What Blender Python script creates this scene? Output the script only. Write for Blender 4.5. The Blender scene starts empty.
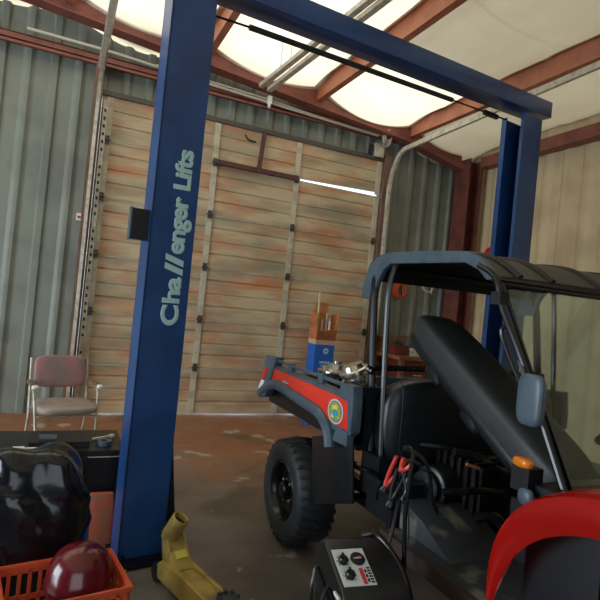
import bpy, bmesh, math, random
from mathutils import Vector, Matrix
random.seed(7)
SC = bpy.context.scene
COL = SC.collection
R = math.radians

# ---------------------------------------------------------------- camera
cam_d = bpy.data.cameras.new('camera'); cam = bpy.data.objects.new('camera', cam_d); COL.objects.link(cam)
FPX = 520.0; H = 1.5
yaw, roll, pitch = R(24.5), R(5.55), R(0.6)
Fv = Vector((math.sin(yaw)*math.cos(pitch), math.cos(yaw)*math.cos(pitch), math.sin(pitch)))
R0 = Vector((math.cos(yaw), -math.sin(yaw), 0)); U0 = R0.cross(Fv)
Rv = R0*math.cos(roll) + U0*math.sin(roll); Uv = U0*math.cos(roll) - R0*math.sin(roll)
cam.matrix_world = Matrix(((Rv.x, Uv.x, -Fv.x, 0), (Rv.y, Uv.y, -Fv.y, 0), (Rv.z, Uv.z, -Fv.z, H), (0, 0, 0, 1)))
cam_d.sensor_fit = 'HORIZONTAL'; cam_d.sensor_width = 36; cam_d.lens = 36*FPX/600
cam_d.clip_start = 0.05
SC.camera = cam

# ---------------------------------------------------------------- world, sun, daylight through the open bay behind the viewer
SC.view_settings.view_transform = 'Standard'; SC.view_settings.look = 'None'
SC.view_settings.gamma = 1; SC.view_settings.use_curve_mapping = False
SC.view_settings.exposure = 0.0
w = bpy.data.worlds.new('sky'); SC.world = w; w.use_nodes = True
bg = w.node_tree.nodes['Background']; bg.inputs[0].default_value = (0.80, 0.90, 1.0, 1); bg.inputs[1].default_value = 1.6
sd = bpy.data.lights.new('sun', 'SUN'); sd.energy = 13.0; sd.color = (1, .96, .86); sd.angle = R(12)
so = bpy.data.objects.new('sun', sd); so.rotation_euler = (R(18), R(14), 0); COL.objects.link(so)
def area(name, loc, target, sx, sy, e, col):
    d = bpy.data.lights.new(name, 'AREA'); d.shape = 'RECTANGLE'; d.size = sx; d.size_y = sy; d.energy = e; d.color = col
    o = bpy.data.objects.new(name, d); o.location = loc
    o.rotation_euler = (Vector(target)-Vector(loc)).to_track_quat('-Z', 'Y').to_euler(); COL.objects.link(o)
    return o
area('bay_daylight', (-1.0, -3.9, 2.0), (0.6, 3.0, 1.2), 4.5, 3.2, 22, (.86, .94, 1.0))
area('side_door_daylight', (-5.8, 2.6, 1.6), (0, 3.2, 1.4), 3.4, 2.8, 300, (.78, .90, 1.0))

# ---------------------------------------------------------------- materials
def srgb(r, g, b):
    f = lambda c: (c/255/12.92) if c/255 <= .04045 else ((c/255+.055)/1.055)**2.4
    return (f(r), f(g), f(b), 1)
def mat(name, col, rough=.5, metal=0.0, col2=None, scale=6.0, lo=.45, hi=.62, stretch=(1, 1, 1), bump=0.0, bscale=60, spec=.5, coat=0.0, detail=6, trans=0.0, alpha=1.0, col3=None, scale3=2.0, lo3=.55, hi3=.65, rough2=None, stretch3=(1,1,1)):
    m = bpy.data.materials.new(name); m.use_nodes = True
    nt = m.node_tree; b = nt.nodes['Principled BSDF']
    b.inputs['Base Color'].default_value = col; b.inputs['Roughness'].default_value = rough
    b.inputs['Metallic'].default_value = metal; b.inputs['Specular IOR Level'].default_value = spec
    b.inputs['Coat Weight'].default_value = coat; b.inputs['Coat Roughness'].default_value = .08
    b.inputs['Transmission Weight'].default_value = trans; b.inputs['Alpha'].default_value = alpha
    tc = nt.nodes.new('ShaderNodeTexCoord')
    def noise(sc, st):
        mp = nt.nodes.new('ShaderNodeMapping'); mp.inputs['Scale'].default_value = st
        nt.links.new(tc.outputs['Object'], mp.inputs[0])
        n = nt.nodes.new('ShaderNodeTexNoise'); n.inputs['Scale'].default_value = sc; n.inputs['Detail'].default_value = detail
        nt.links.new(mp.outputs[0], n.inputs['Vector']); return n
    def ramp(n, a, c):
        r = nt.nodes.new('ShaderNodeMapRange'); r.inputs['From Min'].default_value = a; r.inputs['From Max'].default_value = c
        nt.links.new(n.outputs['Fac'], r.inputs['Value']); return r
    last = None
    if col2:
        r = ramp(noise(scale, stretch), lo, hi)
        mx = nt.nodes.new('ShaderNodeMix'); mx.data_type = 'RGBA'
        mx.inputs['A'].default_value = col; mx.inputs['B'].default_value = col2
        nt.links.new(r.outputs[0], mx.inputs['Factor']); last = mx.outputs['Result']
        if rough2 is not None:
            rr = nt.nodes.new('ShaderNodeMapRange'); rr.inputs['To Min'].default_value = rough; rr.inputs['To Max'].default_value = rough2
            nt.links.new(r.outputs[0], rr.inputs['Value']); nt.links.new(rr.outputs[0], b.inputs['Roughness'])
    if col3:
        r = ramp(noise(scale3, stretch3), lo3, hi3)
        mx = nt.nodes.new('ShaderNodeMix'); mx.data_type = 'RGBA'
        mx.inputs['A'].default_value = col; mx.inputs['B'].default_value = col3
        if last: nt.links.new(last, mx.inputs['A'])
        nt.links.new(r.outputs[0], mx.inputs['Factor']); last = mx.outputs['Result']
    if last: nt.links.new(last, b.inputs['Base Color'])
    if bump:
        n = noise(bscale, (1, 1, 1)); bp = nt.nodes.new('ShaderNodeBump'); bp.inputs['Strength'].default_value = bump; bp.inputs['Distance'].default_value = .01
        nt.links.new(n.outputs['Fac'], bp.inputs['Height']); nt.links.new(bp.outputs[0], b.inputs['Normal'])
    return m
M = {}
M['blue'] = mat('blue_enamel', srgb(28, 70, 124), .34, col2=srgb(24, 58, 108), scale=3, coat=.15)
M['lettering'] = mat('pale_vinyl', srgb(168, 205, 205), .5)
M['door'] = mat('weathered_door_paint', srgb(192, 174, 143), .6, col2=srgb(186, 126, 88), scale=1.25, lo=.44, hi=.66, stretch=(1.0, 1, 4.0), col3=srgb(140, 132, 110), scale3=1.1, lo3=.45, hi3=.7, stretch3=(1,1,4), bump=.1)
M['stile'] = mat('khaki_steel', srgb(190, 184, 164), .5, col2=srgb(172, 158, 136), scale=8)
M['galv'] = mat('galvanised_steel', srgb(205, 200, 185), .42, .3, col2=srgb(178, 170, 155), scale=14)
M['galv_dark'] = mat('dull_hinge_steel', srgb(85, 82, 80), .5, .6)
M['purple'] = mat('red_oxide_angle', srgb(92, 52, 50), .6, col2=srgb(70, 45, 50), scale=9)
M['rededge'] = mat('red_oxide_primer', srgb(138, 80, 66), .55, col2=srgb(112, 62, 54), scale=5, lo=.4, hi=.7, stretch=(1, 1, 1))
M['redlight'] = mat('red_oxide_purlin', srgb(184, 116, 86), .55, col2=srgb(160, 98, 74), scale=4)
M['wall'] = mat('grey_green_wall_panel', srgb(126, 131, 120), .5, col2=srgb(112, 116, 108), scale=2)
M['wallbeige'] = mat('cream_wall_panel', srgb(205, 185, 145), .6, col2=srgb(185, 165, 130), scale=2)
M['jamb'] = mat('brown_jamb_wood', srgb(120, 92, 74), .7, col2=srgb(95, 72, 62), scale=7, stretch=(6, 6, .6))
M['white'] = mat('white_plastic', srgb(225, 225, 218), .4)
M['offwhite'] = mat('offwhite_conduit', srgb(200, 195, 180), .45, .2)
M['black'] = mat('black_plastic', srgb(15, 17, 21), .36, col2=srgb(21, 24, 28), scale=9)
M['black_gloss'] = mat('black_gloss_film', srgb(16, 18, 26), .16)
M['blackmetal'] = mat('black_painted_tube', srgb(18, 19, 23), .25, .1)
M['rubber'] = mat('black_tyre_rubber', srgb(38, 42, 47), .55, col2=srgb(46, 48, 50), scale=10, bump=.15)
M['slate'] = mat('slate_moulded_plastic', srgb(74, 90, 102), .38, col2=srgb(64, 80, 92), scale=12, bump=.08, bscale=200)
M['vinyl'] = mat('black_seat_vinyl', srgb(24, 29, 34), .38, col2=srgb(30, 35, 39), scale=5, bump=.08, bscale=120)
M['vinyltop'] = mat('charcoal_cushion_cover', srgb(46, 49, 52), .5, col2=srgb(40, 43, 46), scale=5, bump=.1, bscale=160)
M['red'] = mat('red_body_paint', srgb(206, 22, 14), .25, coat=.5)
M['columnred'] = mat('dull_red_column_paint', srgb(112, 60, 50), .6, col2=srgb(90, 48, 42), scale=5)
M['redpanel'] = mat('red_bed_panel', srgb(222, 52, 30), .38, coat=.2)
M['yellow'] = mat('worn_yellow_paint', srgb(172, 146, 72), .36, col2=srgb(120, 96, 62), scale=7, lo=.46, hi=.66, col3=srgb(110, 92, 70), scale3=18, lo3=.6, hi3=.7, metal=.1)
M['yellow_clean'] = mat('clean_yellow_paint', srgb(200, 192, 84), .3)
M['chrome'] = mat('bright_machined_metal', srgb(205, 200, 190), .22, .9)
M['bluebox'] = mat('blue_printed_card', srgb(34, 96, 190), .5)
M['card'] = mat('orange_brown_card', srgb(186, 116, 68), .75, col2=srgb(160, 98, 58), scale=9)
M['kraft'] = mat('pale_kraft_card', srgb(196, 168, 142), .75)
M['wood'] = mat('pale_wood', srgb(205, 180, 140), .6)
M['benchwood'] = mat('bench_board', srgb(140, 92, 64), .6, col2=srgb(100, 62, 46), scale=4, stretch=(1, 6, 6))
M['darkred'] = mat('dark_red_cabinet_paint', srgb(96, 34, 26), .5, col2=srgb(70, 30, 26), scale=5)
M['orange'] = mat('orange_crate_plastic', srgb(204, 84, 48), .42, col2=srgb(180, 70, 42), scale=6)
M['orangecord'] = mat('orange_cord', srgb(205, 84, 48), .5)
M['brick'] = mat('faded_orange_foam', srgb(176, 92, 66), .85, col2=srgb(150, 100, 84), scale=12, bump=.4, bscale=50)
M['dome'] = mat('dark_red_glossy_plastic', srgb(92, 14, 26), .2, coat=.25)
M['rag'] = mat('dark_grey_cloth', srgb(52, 56, 58), .9, col2=srgb(66, 70, 66), scale=14, bump=.4)
M['tan'] = mat('tan_seat_vinyl', srgb(160, 148, 140), .55, col2=srgb(146, 130, 124), scale=7)
M['pink'] = mat('faded_pink_vinyl', srgb(158, 112, 110), .55, col2=srgb(130, 112, 112), scale=5)
M['amber'] = mat('amber_lens', srgb(235, 130, 20), .2, trans=.2)
M['redlens'] = mat('red_lens', srgb(200, 40, 30), .2)
M['clearlens'] = mat('clear_lens', srgb(220, 225, 228), .15)
M['meter'] = mat('charger_face_print', srgb(196, 204, 206), .4)
M['knob'] = mat('black_knob', srgb(14, 14, 16), .35)
M['stripe'] = mat('red_print', srgb(190, 50, 50), .45)
M['redgrip'] = mat('red_clamp_grip', srgb(205, 62, 52), .4)
M['greendecal'] = mat('green_print', srgb(110, 150, 90), .5, col2=srgb(190, 190, 90), scale=60)
M['bluedecal'] = mat('light_blue_print', srgb(60, 150, 190), .5)
M['yellowdecal'] = mat('yellow_print', srgb(225, 205, 90), .5)
M['slot'] = mat('dark_slot', srgb(40, 38, 40), .7)
M['greydust'] = mat('dusty_floor_mat', srgb(46, 50, 55), .6, col2=srgb(112, 112, 100), scale=7, lo=.56, hi=.68)
M['iron'] = mat('oily_cast_iron', srgb(22, 22, 25), .4, .5, col2=srgb(52, 46, 42), scale=20)
M['sill'] = mat('brown_painted_sill', srgb(52, 40, 36), .5)
M['strap'] = mat('yellow_cord', srgb(190, 185, 90), .6)
# glass
M['glass'] = mat('windscreen_glass', (0.6, .75, .75, 1), .03, trans=1.0)
# concrete floor
def floor_mat():
    m = bpy.data.materials.new('stained_concrete'); m.use_nodes = True; nt = m.node_tree; b = nt.nodes['Principled BSDF']
    tc = nt.nodes.new('ShaderNodeTexCoord')
    def N(sc, det=8, dist=0):
        n = nt.nodes.new('ShaderNodeTexNoise'); n.inputs['Scale'].default_value = sc; n.inputs['Detail'].default_value = det; n.inputs['Distortion'].default_value = dist
        nt.links.new(tc.outputs['Object'], n.inputs['Vector']); return n.outputs['Fac']
    def MR(v, a, c, t0=0, t1=1):
        r = nt.nodes.new('ShaderNodeMapRange'); r.inputs['From Min'].default_value = a; r.inputs['From Max'].default_value = c
        r.inputs['To Min'].default_value = t0; r.inputs['To Max'].default_value = t1; nt.links.new(v, r.inputs['Value']); return r.outputs[0]
    def MX(f, a, c):
        x = nt.nodes.new('ShaderNodeMix'); x.data_type = 'RGBA'; nt.links.new(f, x.inputs['Factor'])
        if isinstance(a, tuple): x.inputs['A'].default_value = a
        else: nt.links.new(a, x.inputs['A'])
        x.inputs['B'].default_value = c; return x.outputs['Result']
    c = MX(MR(N(1.3), .38, .62), srgb(122, 112, 104), srgb(88, 80, 76))
    # rust-brown staining on the slab by the big door
    sx = nt.nodes.new('ShaderNodeSeparateXYZ'); nt.links.new(tc.outputs['Object'], sx.inputs[0])
    ad = nt.nodes.new('ShaderNodeMath'); ad.operation = 'MULTIPLY_ADD'; nt.links.new(N(1.6, 6, .6), ad.inputs[0]); ad.inputs[1].default_value = 3.2
    nt.links.new(sx.outputs['Y'], ad.inputs[2])
    c = MX(MR(ad.outputs[0], 5.0, 6.6), c, srgb(142, 96, 68))
    c = MX(MR(N(.9, 6, 1.0), .56, .66, 0, .75), c, srgb(74, 70, 54))
    # pale paint splashes
    c = MX(MR(N(2.6, 8, .2), .625, .66, 0, .7), c, srgb(178, 172, 160))
    nt.links.new(c, b.inputs['Base Color'])
    nt.links.new(MR(N(1.7, 6, .5), .42, .6, .62, .30), b.inputs['Roughness'])
    bp = nt.nodes.new('ShaderNodeBump'); bp.inputs['Strength'].default_value = .15; bp.inputs['Distance'].default_value = .01
    nt.links.new(N(24), bp.inputs['Height']); nt.links.new(bp.outputs[0], b.inputs['Normal'])
    return m
M['floor'] = floor_mat()
def blanket_mat():
    m = bpy.data.materials.new('white_insulation_blanket'); m.use_nodes = True; nt = m.node_tree
    for n in list(nt.nodes): nt.nodes.remove(n)
    o = nt.nodes.new('ShaderNodeOutputMaterial'); d = nt.nodes.new('ShaderNodeBsdfDiffuse'); t = nt.nodes.new('ShaderNodeBsdfTranslucent'); a = nt.nodes.new('ShaderNodeMixShader')
    tc = nt.nodes.new('ShaderNodeTexCoord'); n = nt.nodes.new('ShaderNodeTexNoise'); n.inputs['Scale'].default_value = 3; n.inputs['Detail'].default_value = 5
    mp = nt.nodes.new('ShaderNodeMapping'); mp.inputs['Scale'].default_value = (1, .3, 1); nt.links.new(tc.outputs['Object'], mp.inputs[0]); nt.links.new(mp.outputs[0], n.inputs['Vector'])
    x = nt.nodes.new('ShaderNodeMix'); x.data_type = 'RGBA'; nt.links.new(n.outputs['Fac'], x.inputs['Factor'])
    x.inputs['A'].default_value = srgb(232, 226, 205); x.inputs['B'].default_value = srgb(206, 200, 180)
    nt.links.new(x.outputs['Result'], d.inputs[0]); nt.links.new(x.outputs['Result'], t.inputs[0])
    a.inputs[0].default_value = .35
    nt.links.new(d.outputs[0], a.inputs[1]); nt.links.new(t.outputs[0], a.inputs[2]); nt.links.new(a.outputs[0], o.inputs[0])
    return m
M['blanket'] = blanket_mat()
def light_filter_mat():  # half-clear roof material, made up to weaken the sun above the ceiling
    m = bpy.data.materials.new('roof_light_filter'); m.use_nodes = True; nt = m.node_tree
    for n in list(nt.nodes): nt.nodes.remove(n)
    o = nt.nodes.new('ShaderNodeOutputMaterial'); d = nt.nodes.new('ShaderNodeBsdfDiffuse'); t = nt.nodes.new('ShaderNodeBsdfTransparent'); a = nt.nodes.new('ShaderNodeMixShader')
    d.inputs[0].default_value = srgb(150, 150, 145); t.inputs[0].default_value = (.9, .88, .84, 1); a.inputs[0].default_value = .52
    nt.links.new(d.outputs[0], a.inputs[1]); nt.links.new(t.outputs[0], a.inputs[2]); nt.links.new(a.outputs[0], o.inputs[0])
    return m
M['light_filter'] = light_filter_mat()

# ---------------------------------------------------------------- mesh helpers
def crom(pts, n=6, closed=False):
    P = [Vector(p) for p in pts]
    if len(P) < 3: return P
    out = []; L = len(P); rng = L if closed else L-1
    for i in range(rng):
        if closed: a, b, c, d = P[(i-1) % L], P[i], P[(i+1) % L], P[(i+2) % L]
        else: a, b, c, d = P[max(i-1, 0)], P[i], P[i+1], P[min(i+2, L-1)]
        for k in range(n):
            t = k/n
            out.append(.5*((2*b)+(c-a)*t+(2*a-5*b+4*c-d)*t*t+(3*b-a-3*c+d)*t*t*t))
    if not closed: out.append(P[-1])
    return out
class MB:
    def __init__(s, m): s.bm = bmesh.new(); s.mats = [M[m]]; s.cur = 0
    def use(s, m):
        m = M[m]
        if m not in s.mats: s.mats.append(m)
        s.cur = s.mats.index(m); return s
    def _fin(s, faces, bev=0, seg=2):
        for f in faces: f.material_index = s.cur
        if bev > 0:
            es = set(); vs = set()
            for f in faces:
                for e in f.edges: es.add(e)
            es = [e for e in es if len(e.link_faces) == 2 and e.calc_face_angle(0) > .5]
            r = bmesh.ops.bevel(s.bm, geom=es, offset=bev, segments=seg, affect='EDGES', profile=.6, clamp_overlap=True)
            for f in r['faces']: f.material_index = s.cur
    def box(s, x0, x1, y0, y1, z0, z1, bev=0, mx=None):
        c = [Vector((x, y, z)) for x in (x0, x1) for y in (y0, y1) for z in (z0, z1)]
        if mx is not None: c = [mx @ v for v in c]
        v = [s.bm.verts.new(p) for p in c]
        fs = [s.bm.faces.new([v[i] for i in q]) for q in ((0, 1, 3, 2), (4, 6, 7, 5), (0, 4, 5, 1), (2, 3, 7, 6), (0, 2, 6, 4), (1, 5, 7, 3))]
        s._fin(fs, bev); return s
    def prism(s, pts, vec, bev=0, seg=2):
        vec = Vector(vec); n = len(pts)
        a = [s.bm.verts.new(Vector(p)) for p in pts]; b = [s.bm.verts.new(Vector(p)+vec) for p in pts]
        fs = [s.bm.faces.new(a), s.bm.faces.new(b[::-1])]
        for i in range(n): fs.append(s.bm.faces.new([a[i], b[i], b[(i+1) % n], a[(i+1) % n]]))
        bmesh.ops.recalc_face_normals(s.bm, faces=fs)
        s._fin(fs, bev, seg); return s
    def tube(s, pts, r, seg=8, smooth=0, closed=False, cap=True):
        P = crom(pts, smooth, closed) if smooth else [Vector(p) for p in pts]
        n = len(P); rings = []; up = None
        for i in range(n):
            if closed: t = (P[(i+1) % n]-P[i-1])
            else: t = P[min(i+1, n-1)]-P[max(i-1, 0)]
            t.normalize()
            if up is None: up = Vector((0, 0, 1)) if abs(t.z) < .9 else Vector((1, 0, 0))
            sd = t.cross(up)
            if sd.length < 1e-4: sd = t.cross(Vector((1, .3, 0)))
            sd.normalize(); up = sd.cross(t).normalized()
            rr = r[min(i, len(r)-1)] if isinstance(r, (list, tuple)) else r
            rings.append([s.bm.verts.new(P[i]+rr*(math.cos(2*math.pi*k/seg)*sd+math.sin(2*math.pi*k/seg)*up)) for k in range(seg)])
        fs = []
        for i in range(n if closed else n-1):
            A, B = rings[i], rings[(i+1) % n]
            for k in range(seg): fs.append(s.bm.faces.new([A[k], A[(k+1) % seg], B[(k+1) % seg], B[k]]))
        if cap and not closed: fs += [s.bm.faces.new(rings[0][::-1]), s.bm.faces.new(rings[-1])]
        s._fin(fs); return s
    def lathe(s, prof, org, axis=(0, 0, 1), seg=24, caps=True):
        ax = Vector(axis).normalized(); org = Vector(org)
        u = ax.cross(Vector((0, 0, 1)) if abs(ax.z) < .9 else Vector((1, 0, 0))).normalized(); v = ax.cross(u)
        rings = []
        for (r, h) in prof:
            if r < 1e-5: rings.append([s.bm.verts.new(org+ax*h)])
            else: rings.append([s.bm.verts.new(org+ax*h+r*(math.cos(2*math.pi*k/seg)*u+math.sin(2*math.pi*k/seg)*v)) for k in range(seg)])
        fs = []
        for A, B in zip(rings, rings[1:]):
            for k in range(seg):
                k2 = (k+1) % seg
                if len(A) == 1 and len(B) == 1: continue
                if len(A) == 1: fs.append(s.bm.faces.new([A[0], B[k], B[k2]]))
                elif len(B) == 1: fs.append(s.bm.faces.new([A[k], B[0], A[k2]]))
                else: fs.append(s.bm.faces.new([A[k], B[k], B[k2], A[k2]]))
        for q in (rings[0], rings[-1]):
            if caps and len(q) > 2: fs.append(s.bm.faces.new(q))
        bmesh.ops.recalc_face_normals(s.bm, faces=fs)
        s._fin(fs); return s
    def grid(s, fn, nu, nv, thick=None):
        g = [[s.bm.verts.new(Vector(fn(i/nu, j/nv))) for j in range(nv+1)] for i in range(nu+1)]
        fs = [s.bm.faces.new([g[i][j], g[i+1][j], g[i+1][j+1], g[i][j+1]]) for i in range(nu) for j in range(nv)]
        if thick:
            t = Vector(thick)
            h = [[s.bm.verts.new(v.co+t) for v in row] for row in g]
            fs += [s.bm.faces.new([h[i][j], h[i][j+1], h[i+1][j+1], h[i+1][j]]) for i in range(nu) for j in range(nv)]
            for i in range(nu):
                fs.append(s.bm.faces.new([g[i][0], h[i][0], h[i+1][0], g[i+1][0]])); fs.append(s.bm.faces.new([g[i][nv], g[i+1][nv], h[i+1][nv], h[i][nv]]))
            for j in range(nv):
                fs.append(s.bm.faces.new([g[0][j], g[0][j+1], h[0][j+1], h[0][j]])); fs.append(s.bm.faces.new([g[nu][j], h[nu][j], h[nu][j+1], g[nu][j+1]]))
            bmesh.ops.recalc_face_normals(s.bm, faces=fs)
        s._fin(fs); return s
    def cushion(s, c, half, mx=None, p=4.0, n=14):
        # superellipsoid pillow
        def sg(a, e): return math.copysign(abs(a)**e, a)
        e = 2/p
        rings = []
        for i in range(1, n):
            th = -math.pi/2+math.pi*i/n
            rings.append([(half[0]*sg(math.cos(th), e)*sg(math.cos(f), e), half[1]*sg(math.cos(th), e)*sg(math.sin(f), e), half[2]*sg(math.sin(th), e)) for f in [2*math.pi*k/(2*n) for k in range(2*n)]])
        T = (lambda q: (mx @ Vector(q)) + Vector(c)) if mx is not None else (lambda q: Vector(q)+Vector(c))
        rv = [[s.bm.verts.new(T(q)) for q in r] for r in rings]
        b = s.bm.verts.new(T((0, 0, -half[2]))); t = s.bm.verts.new(T((0, 0, half[2])))
        fs = []; m = 2*n
        for A, B in zip(rv, rv[1:]):
            for k in range(m): fs.append(s.bm.faces.new([A[k], A[(k+1) % m], B[(k+1) % m], B[k]]))
        for k in range(m):
            fs.append(s.bm.faces.new([b, rv[0][(k+1) % m], rv[0][k]])); fs.append(s.bm.faces.new([t, rv[-1][k], rv[-1][(k+1) % m]]))
        s._fin(fs); return s
    def build(s, name, parent=None, root=None, sharp=35, kind=None):
        org = Vector((0, 0, 0))
        q = parent
        while q is not None: org += Vector(q.location); q = q.parent
        s.bm.normal_update()
        for e in s.bm.edges:
            e.smooth = not (len(e.link_faces) == 2 and e.calc_face_angle(0) > R(sharp))
        for f in s.bm.faces: f.smooth = True
        for v in s.bm.verts: v.co -= org
        me = bpy.data.meshes.new(name); s.bm.to_mesh(me); s.bm.free()
        for m in s.mats: me.materials.append(m)
        o = bpy.data.objects.new(name, me); COL.objects.link(o)
        if parent is not None: o.parent = parent
        if kind: o['kind'] = kind
        return o
def tag(o, label, cat, group=None):
    o['label'] = label; o['category'] = cat
    if group: o['group'] = group
    return o
def thing(name, loc, label, cat, group=None):
    o = bpy.data.objects.new(name, None); o.location = loc; o.empty_display_size = .1; COL.objects.link(o)
    return tag(o, label, cat, group)
def at(x, y, X=None, Y=None, Z=None):
    d = Fv + Rv*((x-300)/FPX) + Uv*((300-y)/FPX)
    t = X/d.x if X is not None else (Y/d.y if Y is not None else (Z-H)/d.z)
    return Vector((0, 0, H)) + d*t
def rotz(a, c=(0, 0, 0)): return Matrix.Translation(Vector(c)) @ Matrix.Rotation(a, 4, 'Z')
def text_mesh(body, name, m, width, height, depth, mx, parent, bold=.02, squash=None):
    """lettering of the given size; local x runs along the word, y is up the letter, z out of the surface"""
    cu = bpy.data.curves.new('t', 'FONT'); cu.body = body; cu.extrude = .02; cu.offset = 0.0; cu.bevel_depth = bold; cu.bevel_resolution = 0; cu.space_character = .95
    to = bpy.data.objects.new('t', cu); COL.objects.link(to)
    bpy.context.view_layer.update()
    me = bpy.data.meshes.new_from_object(to.evaluated_get(bpy.context.evaluated_depsgraph_get()))
    bpy.data.objects.remove(to); bpy.data.curves.remove(cu)
    xs = [v.co.x for v in me.vertices]; ys = [v.co.y for v in me.vertices]; zs = [v.co.z for v in me.vertices]
    org = Vector((0, 0, 0)); q = parent
    while q is not None: org += Vector(q.location); q = q.parent
    for v in me.vertices:
        p = Vector(((v.co.x-min(xs))/(max(xs)-min(xs))*width, (v.co.y-min(ys))/(max(ys)-min(ys))*height, (v.co.z-min(zs))/(max(zs)-min(zs))*depth))
        v.co = mx @ p - org
    me.name = name; me.materials.clear(); me.materials.append(M[m])
    o = bpy.data.objects.new(name, me); COL.objects.link(o); o.parent = parent
    return o

# ================================================================ THE BUILDING
WY = 6.55                                      # inside face of the end wall
fl = MB('floor'); fl.box(-6.2, 5.8, -4.0, 7.6, -.12, 0); fl.build('floor', kind='structure')

def corr(x, pitch=.26):
    u = (x/pitch) % 1.0
    return .0 if u < .60 else (.028 if .68 < u < .92 else .028*(u-.60)/.08 if u <= .68 else .028*(1-(u-.92)/.08))
def wall_strip(b, x0, x1, z0, z1):
    xs = []; x = x0
    while x < x1-1e-6: xs.append(x); x += .0104*2
    xs.append(x1); n = len(xs)-1
    b.grid(lambda u, v: (xs[round(u*n)], WY-corr(xs[round(u*n)]), z0+(z1-z0)*v), n, 1, thick=(0, .05, 0))
def rz(x): return 4.72-.093*x                   # purlin top line, roof falls to the right
wb = MB('wall')
wall_strip(wb, -6.0, .2, 0, 4.7); wall_strip(wb, .2, 4.07, 3.74, 4.7); wall_strip(wb, 4.07, 5.75, 0, 4.7)
wb.build('wall_back', kind='structure')
wr = MB('wallbeige')
def wrf(u, v):
    y = -4+u*10.6; return (5.75-corr(y, .3), y, v*4.5)
wr.grid(wrf, 330, 1, thick=(.05, 0, 0)); wr.build('wall_right', kind='structure')
wl = MB('wall'); wl.box(-6.1, -6.0, -4, .9, 0, 5.4); wl.box(-6.1, -6.0, 4.3, 6.6, 0, 5.4); wl.box(-6.1, -6.0, .9, 4.3, 3.0, 5.4); wl.build('wall_left', kind='structure')

wf = MB('wall'); wf.box(-6.1, -3.3, -4.1, -4.0, 0, 5.4); wf.box(1.3, 5.8, -4.1, -4.0, 0, 5.4); wf.box(-3.3, 1.3, -4.1, -4.0, 3.7, 5.4); wf.build('wall_front', kind='structure')
# ceiling blanket, sagging between the purlins; the unseen roof above is cut and dimmed to shape its glow
PX = [-6.0, -4.86, -3.32, -1.78, -.24, 1.30, 2.84, 4.38, 5.75]
cb = MB('blanket')
for a, c in zip(PX, PX[1:]):
    def cf(u, v, a=a, c=c):
        x = a+(c-a)*u; y = -4+v*10.55
        sag = .15*math.sin(math.pi*u)**.8*(1+.25*math.sin(y*2.1+a*3))+.02*math.sin(y*9+a)*math.sin(math.pi*u)
        curl = .15*max(0, (y-5.75)/.8)**2; crease = sum(.010*math.exp(-((y-q-.05*math.sin(x*2))/.035)**2) for q in (5.45, 4.75, 3.9, 2.8))
        return (x, y, rz(x)+.0-sag-curl-crease)
    cb.grid(cf, 16, 300)
cb.build('ceiling', kind='structure', sharp=60)
rp = MB('light_filter')
rp.grid(lambda u, v: (-6+11.8*u, -4+7.6*v, rz(-6+11.8*u)+.1), 1, 1, thick=(0, 0, .03)); rp.grid(lambda u, v: (4.45+1.35*u, 4.95+1.65*v, rz(4.45+1.35*u)+.1), 1, 1, thick=(0, 0, .03)); rp.grid(lambda u, v: (3.05+2.75*u, 3.6+1.35*v, rz(3.05+2.75*u)+.1), 1, 1, thick=(0, 0, .03)); rp.build('roof', kind='structure')  # unseen roof sheets, laid out to dim chosen bays of the ceiling
sky = None
for x in PX[1:-1]:                              # each purlin is a C section
    p = MB('redlight'); zt = rz(x)-.005; ya, yb = -4, 6.5
    p.box(x-.006, x+.006, ya, yb, zt-.2, zt); p.box(x-.075, x+.006, ya, yb, zt-.006, zt); p.box(x-.006, x+.075, ya, yb, zt-.206, zt-.2); p.box(x+.069, x+.075, ya, yb, zt-.2, zt-.18)
    p.build('roof_purlin', kind='structure')
# sloping end rafter (I section) and its flange
rb = lambda x: 4.40-.093*x
ra = MB('rededge')
def raf(y0, y1, dz0, dz1): ra.prism([(-6, y0, rb(-6)+dz0), (5.35, y0, rb(5.35)+dz0), (5.35, y0, rb(5.35)+dz1), (-6, y0, rb(-6)+dz1)], (0, y1-y0, 0))
raf(6.29, 6.30, 0, .115+.2); raf(6.20, 6.39, -.01, .006); raf(6.20, 6.39, .30, .312)
ra.prism([(4.3, 6.21, rb(4.3)), (5.36, 6.21, rb(5.36)), (5.36, 6.21, rb(5.36)-.12)], (0, .17, 0))
ra.build('end_rafter', kind='structure')
gi = MB('rededge'); gi.box(-6, 5.4, 6.38, 6.51, 4.03, 4.045); gi.box(-6, 5.4, 6.38, 6.39, 4.0, 4.11); gi.box(-6, 5.4, 6.38, 6.51, 4.10, 4.115)
gi.build('wall_girt', kind='structure')
co = MB('columnred')
co.box(5.36, 5.375, 6.1, 6.42, 0, 3.95); co.box(5.6, 5.615, 6.1, 6.42, 0, 3.95); co.use('darkred').box(5.375, 5.6, 6.25, 6.265, 0, 3.95)
co.build('corner_column', kind='structure')
sg = MB('rededge'); sg.box(5.55, 5.72, -4, 6.1, 3.84, 4.0); sg.build('eave_beam', kind='structure')
# far frame on the left jamb of the door
jb = MB('jamb'); jb.box(.11, .2, 6.36, 6.55, 0, 4.0); jb.box(.19, .205, 6.42, 6.55, 0, 3.78); jb.build('trim_1', kind='structure')
jb = MB('jamb'); jb.box(4.06, 4.13, 6.40, 6.55, 0, 3.78); jb.build('trim_2', kind='structure')
hd = MB('galv_dark'); hd.box(.2, 4.07, 6.44, 6.56, 3.70, 3.755); hd.build('trim_3', kind='structure')

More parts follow.
